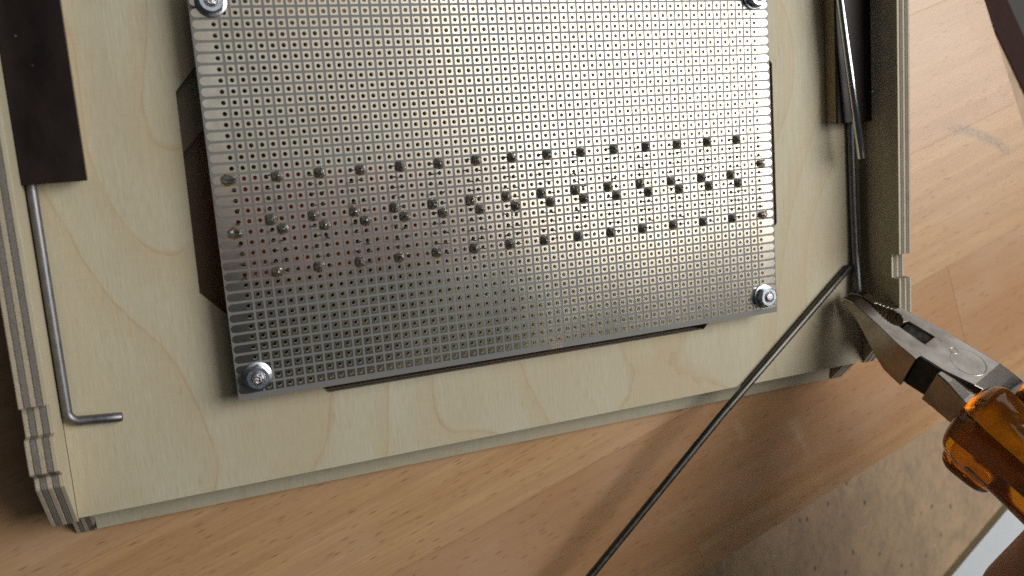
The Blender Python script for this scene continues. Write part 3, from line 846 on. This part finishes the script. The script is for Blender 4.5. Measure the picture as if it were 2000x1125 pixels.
# joint block with the dark relief slot on its near side
loft('joint', [(27.2, -1.4, 4.2, -6.8, 4.97), (29.3, -7.4, 9.4, -6.8, 4.97), (33, -7.0, 9.9, -6.8, 4.97), (36.6, -6.8, 10.3, -6.8, 4.97), (45.2, -4.2, 11.2, -6.4, 4.9), (50, -2, 11.9, -6.2, 4.0), (56, 2.0, 12.4, -5.6, 2.6)], M['plier'])
v = [(29.28, -7.6, -6.7), (36.5, -6.95, -6.7), (36.5, -6.95, 4.85), (29.28, -7.6, 4.85), (29.28, -6.6, -6.7), (36.5, -6.0, -6.7), (36.5, -6.0, 4.85), (29.28, -6.6, 4.85)]
obj('relief_slot', v, [(0, 1, 2, 3), (7, 6, 5, 4), (0, 4, 5, 1), (1, 5, 6, 2), (2, 6, 7, 3), (3, 7, 4, 0)], M['plier_dark'], pl, local=True)
loft('handle_arm', [(36.0, -9.0, -2.0, -7.0, 4.6), (40, -9.3, -1.5, -7.0, 4.2), (46, -10.3, -2.0, -6.8, 3.0), (52, -12.5, -4.5, -6, 2.5), (70, -17, -10, -4, 2.5), (140, -24, -18, -3, 3)], M['plier'])
loft('handle_arm', [(50, 3.0, 12.0, -5.5, 3.2), (60, 5.5, 13.5, -4, 2.8), (80, 11, 18, -4, 3), (140, 18, 24, -3, 3)], M['plier'])
# pivot: a flush ring around the rivet
def ring_local(s0, w0, r, t, n0, seg=40):
    v, f = [], []
    for k in range(seg):
        a = 2 * math.pi * k / seg
        for rr, nn in ((r - t, n0), (r - t / 2, n0 + 0.10), (r, n0)): v.append((s0 + rr * math.cos(a), w0 + rr * math.sin(a), nn))
    for k in range(seg):
        q = (k + 1) % seg
        for i in range(2): f.append((k * 3 + i, q * 3 + i, q * 3 + i + 1, k * 3 + i + 1))
    return v, f
v, f = ring_local(39.2, 3.0, 5.4, 0.35, 4.93)
obj('pivot', v, f, M['plier'], pl, True, local=True)
v, f = ring_local(34.0, 3.6, 1.3, 0.2, 4.97, 20)
obj('stamp', v, f, M['plier'], pl, True, local=True)

def super_loft(secs, seg=28, p=2.6):
    v, f = [], []
    for s, cw, cn, hw, hn in secs:
        for k in range(seg):
            a = 2 * math.pi * k / seg; c_, q_ = math.cos(a), math.sin(a)
            v.append((s, cw + hw * math.copysign(abs(c_) ** (2 / p), c_), cn + hn * math.copysign(abs(q_) ** (2 / p), q_)))
    for i in range(len(secs) - 1):
        for k in range(seg):
            j = (k + 1) % seg; f.append((i * seg + k, i * seg + j, (i + 1) * seg + j, (i + 1) * seg + k))
    f.append(tuple(range(seg))[::-1]); e = (len(secs) - 1) * seg; f.append(tuple(range(e, e + seg)))
    return v, f
def grip(sign, s0, gname):
    sec = [(47.2, -11, -1, 5.0, 5.5), (48.0, -11, -0.5, 8.0, 9.0), (49.5, -11.2, 0, 9.6, 11.6), (53, -11.6, 0.6, 10.3, 13.0), (59, -12.6, 0.4, 9.8, 12.4), (67, -14.6, -0.4, 9.0, 11.2), (80, -18.4, -0.5, 8.6, 10.2), (110, -23, 0, 8.6, 9.6), (148, -23, 0, 8.0, 9.0), (152, -23, 0, 5.5, 6)]
    v, f = super_loft([(s + s0, sign * -cw, cn, hw, hn) for s, cw, cn, hw, hn in sec])
    gsec = [(49.2, -10.5, -11.5, 3.2, 3.5), (50.2, -10.5, -11.8, 5.0, 5.8), (53, -11, -12.2, 5.8, 6.6), (62, -12.2, -11.4, 5.8, 6.6), (65.4, -12.8, -10.8, 5.0, 5.6), (66.6, -13, -10.4, 3.0, 3.4)]
    v2, f2 = super_loft([(s + s0, sign * -cw, cn, hw, hn) for s, cw, cn, hw, hn in gsec], 24, 3.2)
    b = len(v); v += v2; f += [tuple(b + i for i in q) for q in f2]
    o = obj(gname, v, f, M['amber'], pl, True, local=True)
    m = o.modifiers.new('fuse', 'REMESH'); m.mode = 'VOXEL'; m.voxel_size = 0.0007; m.use_smooth_shade = True
    m = o.modifiers.new('soft', 'SMOOTH'); m.factor = 0.5; m.iterations = 30
    return o
grip(-1, 0.0, 'handle_grip')
grip(1, 6.0, 'handle_grip')

# ------------------------------------------------------------------ hand closed around the handles
hand = empty('hand', None, 'bare hand closing round the amber plier handles at the bottom right corner', 'hand', mat=PM)
def capsule(vs, fs, p, q, r0, r1, seg=14, rings=5):
    p, q = Vector(p), Vector(q); d = (q - p).normalized()
    a = d.orthogonal().normalized(); b_ = d.cross(a)
    prof = [(-r0 * math.cos(i * math.pi / 2 / rings), r0 * math.sin(i * math.pi / 2 / rings), 0) for i in range(rings)] + [(0, r0, 0)]
    prof += [(0, r1, 1)] + [(r1 * math.sin(i * math.pi / 2 / rings), r1 * math.cos(i * math.pi / 2 / rings), 1) for i in range(1, rings + 1)]
    base = len(vs)
    for off, rr, e in prof:
        c = (q if e else p) + d * off
        for k in range(seg):
            t = 2 * math.pi * k / seg; vs.append(c + (a * math.cos(t) + b_ * math.sin(t)) * max(rr, 0.05))
    n = len(prof)
    for i in range(n - 1):
        for k in range(seg):
            j = (k + 1) % seg; fs.append((base + i * seg + k, base + i * seg + j, base + (i + 1) * seg + j, base + (i + 1) * seg + k))
    fs.append(tuple(range(base, base + seg))[::-1]); fs.append(tuple(range(base + (n - 1) * seg, base + n * seg)))
def chain(vs, fs, pts):
    for (p, r0), (q, r1) in zip(pts, pts[1:]): capsule(vs, fs, p, q, r0, r1)
hv, hf = [], []
HS = 87.0
for i, (ds, k) in enumerate(((0, 1.0), (19, 1.06), (38, 1.02), (55, 0.88))):
    s = HS + ds
    chain(hv, hf, [((s + 4, 30 * k, -22), 11.0 * k), ((s + 1, 2, -31 * k), 10.4 * k), ((s, -32 * k, -22), 9.6 * k), ((s, -38 * k, 2), 8.8 * k), ((s + 1, -24 * k, 14), 8.0 * k)])
chain(hv, hf, [((HS + 8, 34, -18), 13), ((HS + 60, 36, -16), 14), ((HS + 88, 38, -26), 19), ((HS + 135, 52, -72), 25), ((HS + 205, 76, -140), 33)])
chain(hv, hf, [((HS + 12, 38, -4), 14), ((HS + 58, 40, 2), 15), ((HS + 84, 38, -16), 19)])
chain(hv, hf, [((HS + 74, 42, 8), 15), ((HS + 44, 40, 20), 12), ((HS + 16, 26, 22), 10), ((HS - 6, 8, 20), 8.4)])
o = obj('skin', hv, hf, M['skin'], hand, True, local=True)
m = o.modifiers.new('fuse', 'REMESH'); m.mode = 'VOXEL'; m.voxel_size = 0.0014; m.use_smooth_shade = True
m = o.modifiers.new('soft', 'SMOOTH'); m.factor = 0.5; m.iterations = 8

# ------------------------------------------------------------------ pale board on the bench
A = Vector((188.6, -181.2)); B = Vector((226.3, -155.0)); d = (B - A).normalized(); nrm = Vector((d.y, -d.x))
t = empty('pale_panel', (260, -220, BZ), 'pale blue white panel with a cream edge lying on the bench, bottom right corner', 'panel')
cs = [A - d * 160, A + d * 260, A + d * 260 + nrm * 220, A - d * 160 + nrm * 220]
v, f = prism([(c.x, c.y) for c in cs], BZ + 0.05, BZ + 2.8, lambda u, w, tt: (u, w, tt))
obj('core', v, f, M['white_edge'], t)
v, f = prism([(c.x, c.y) for c in cs], BZ + 2.81, BZ + 3.3, lambda u, w, tt: (u, w, tt))
bevel(obj('facing', v, f, M['white'], t), 0.2)
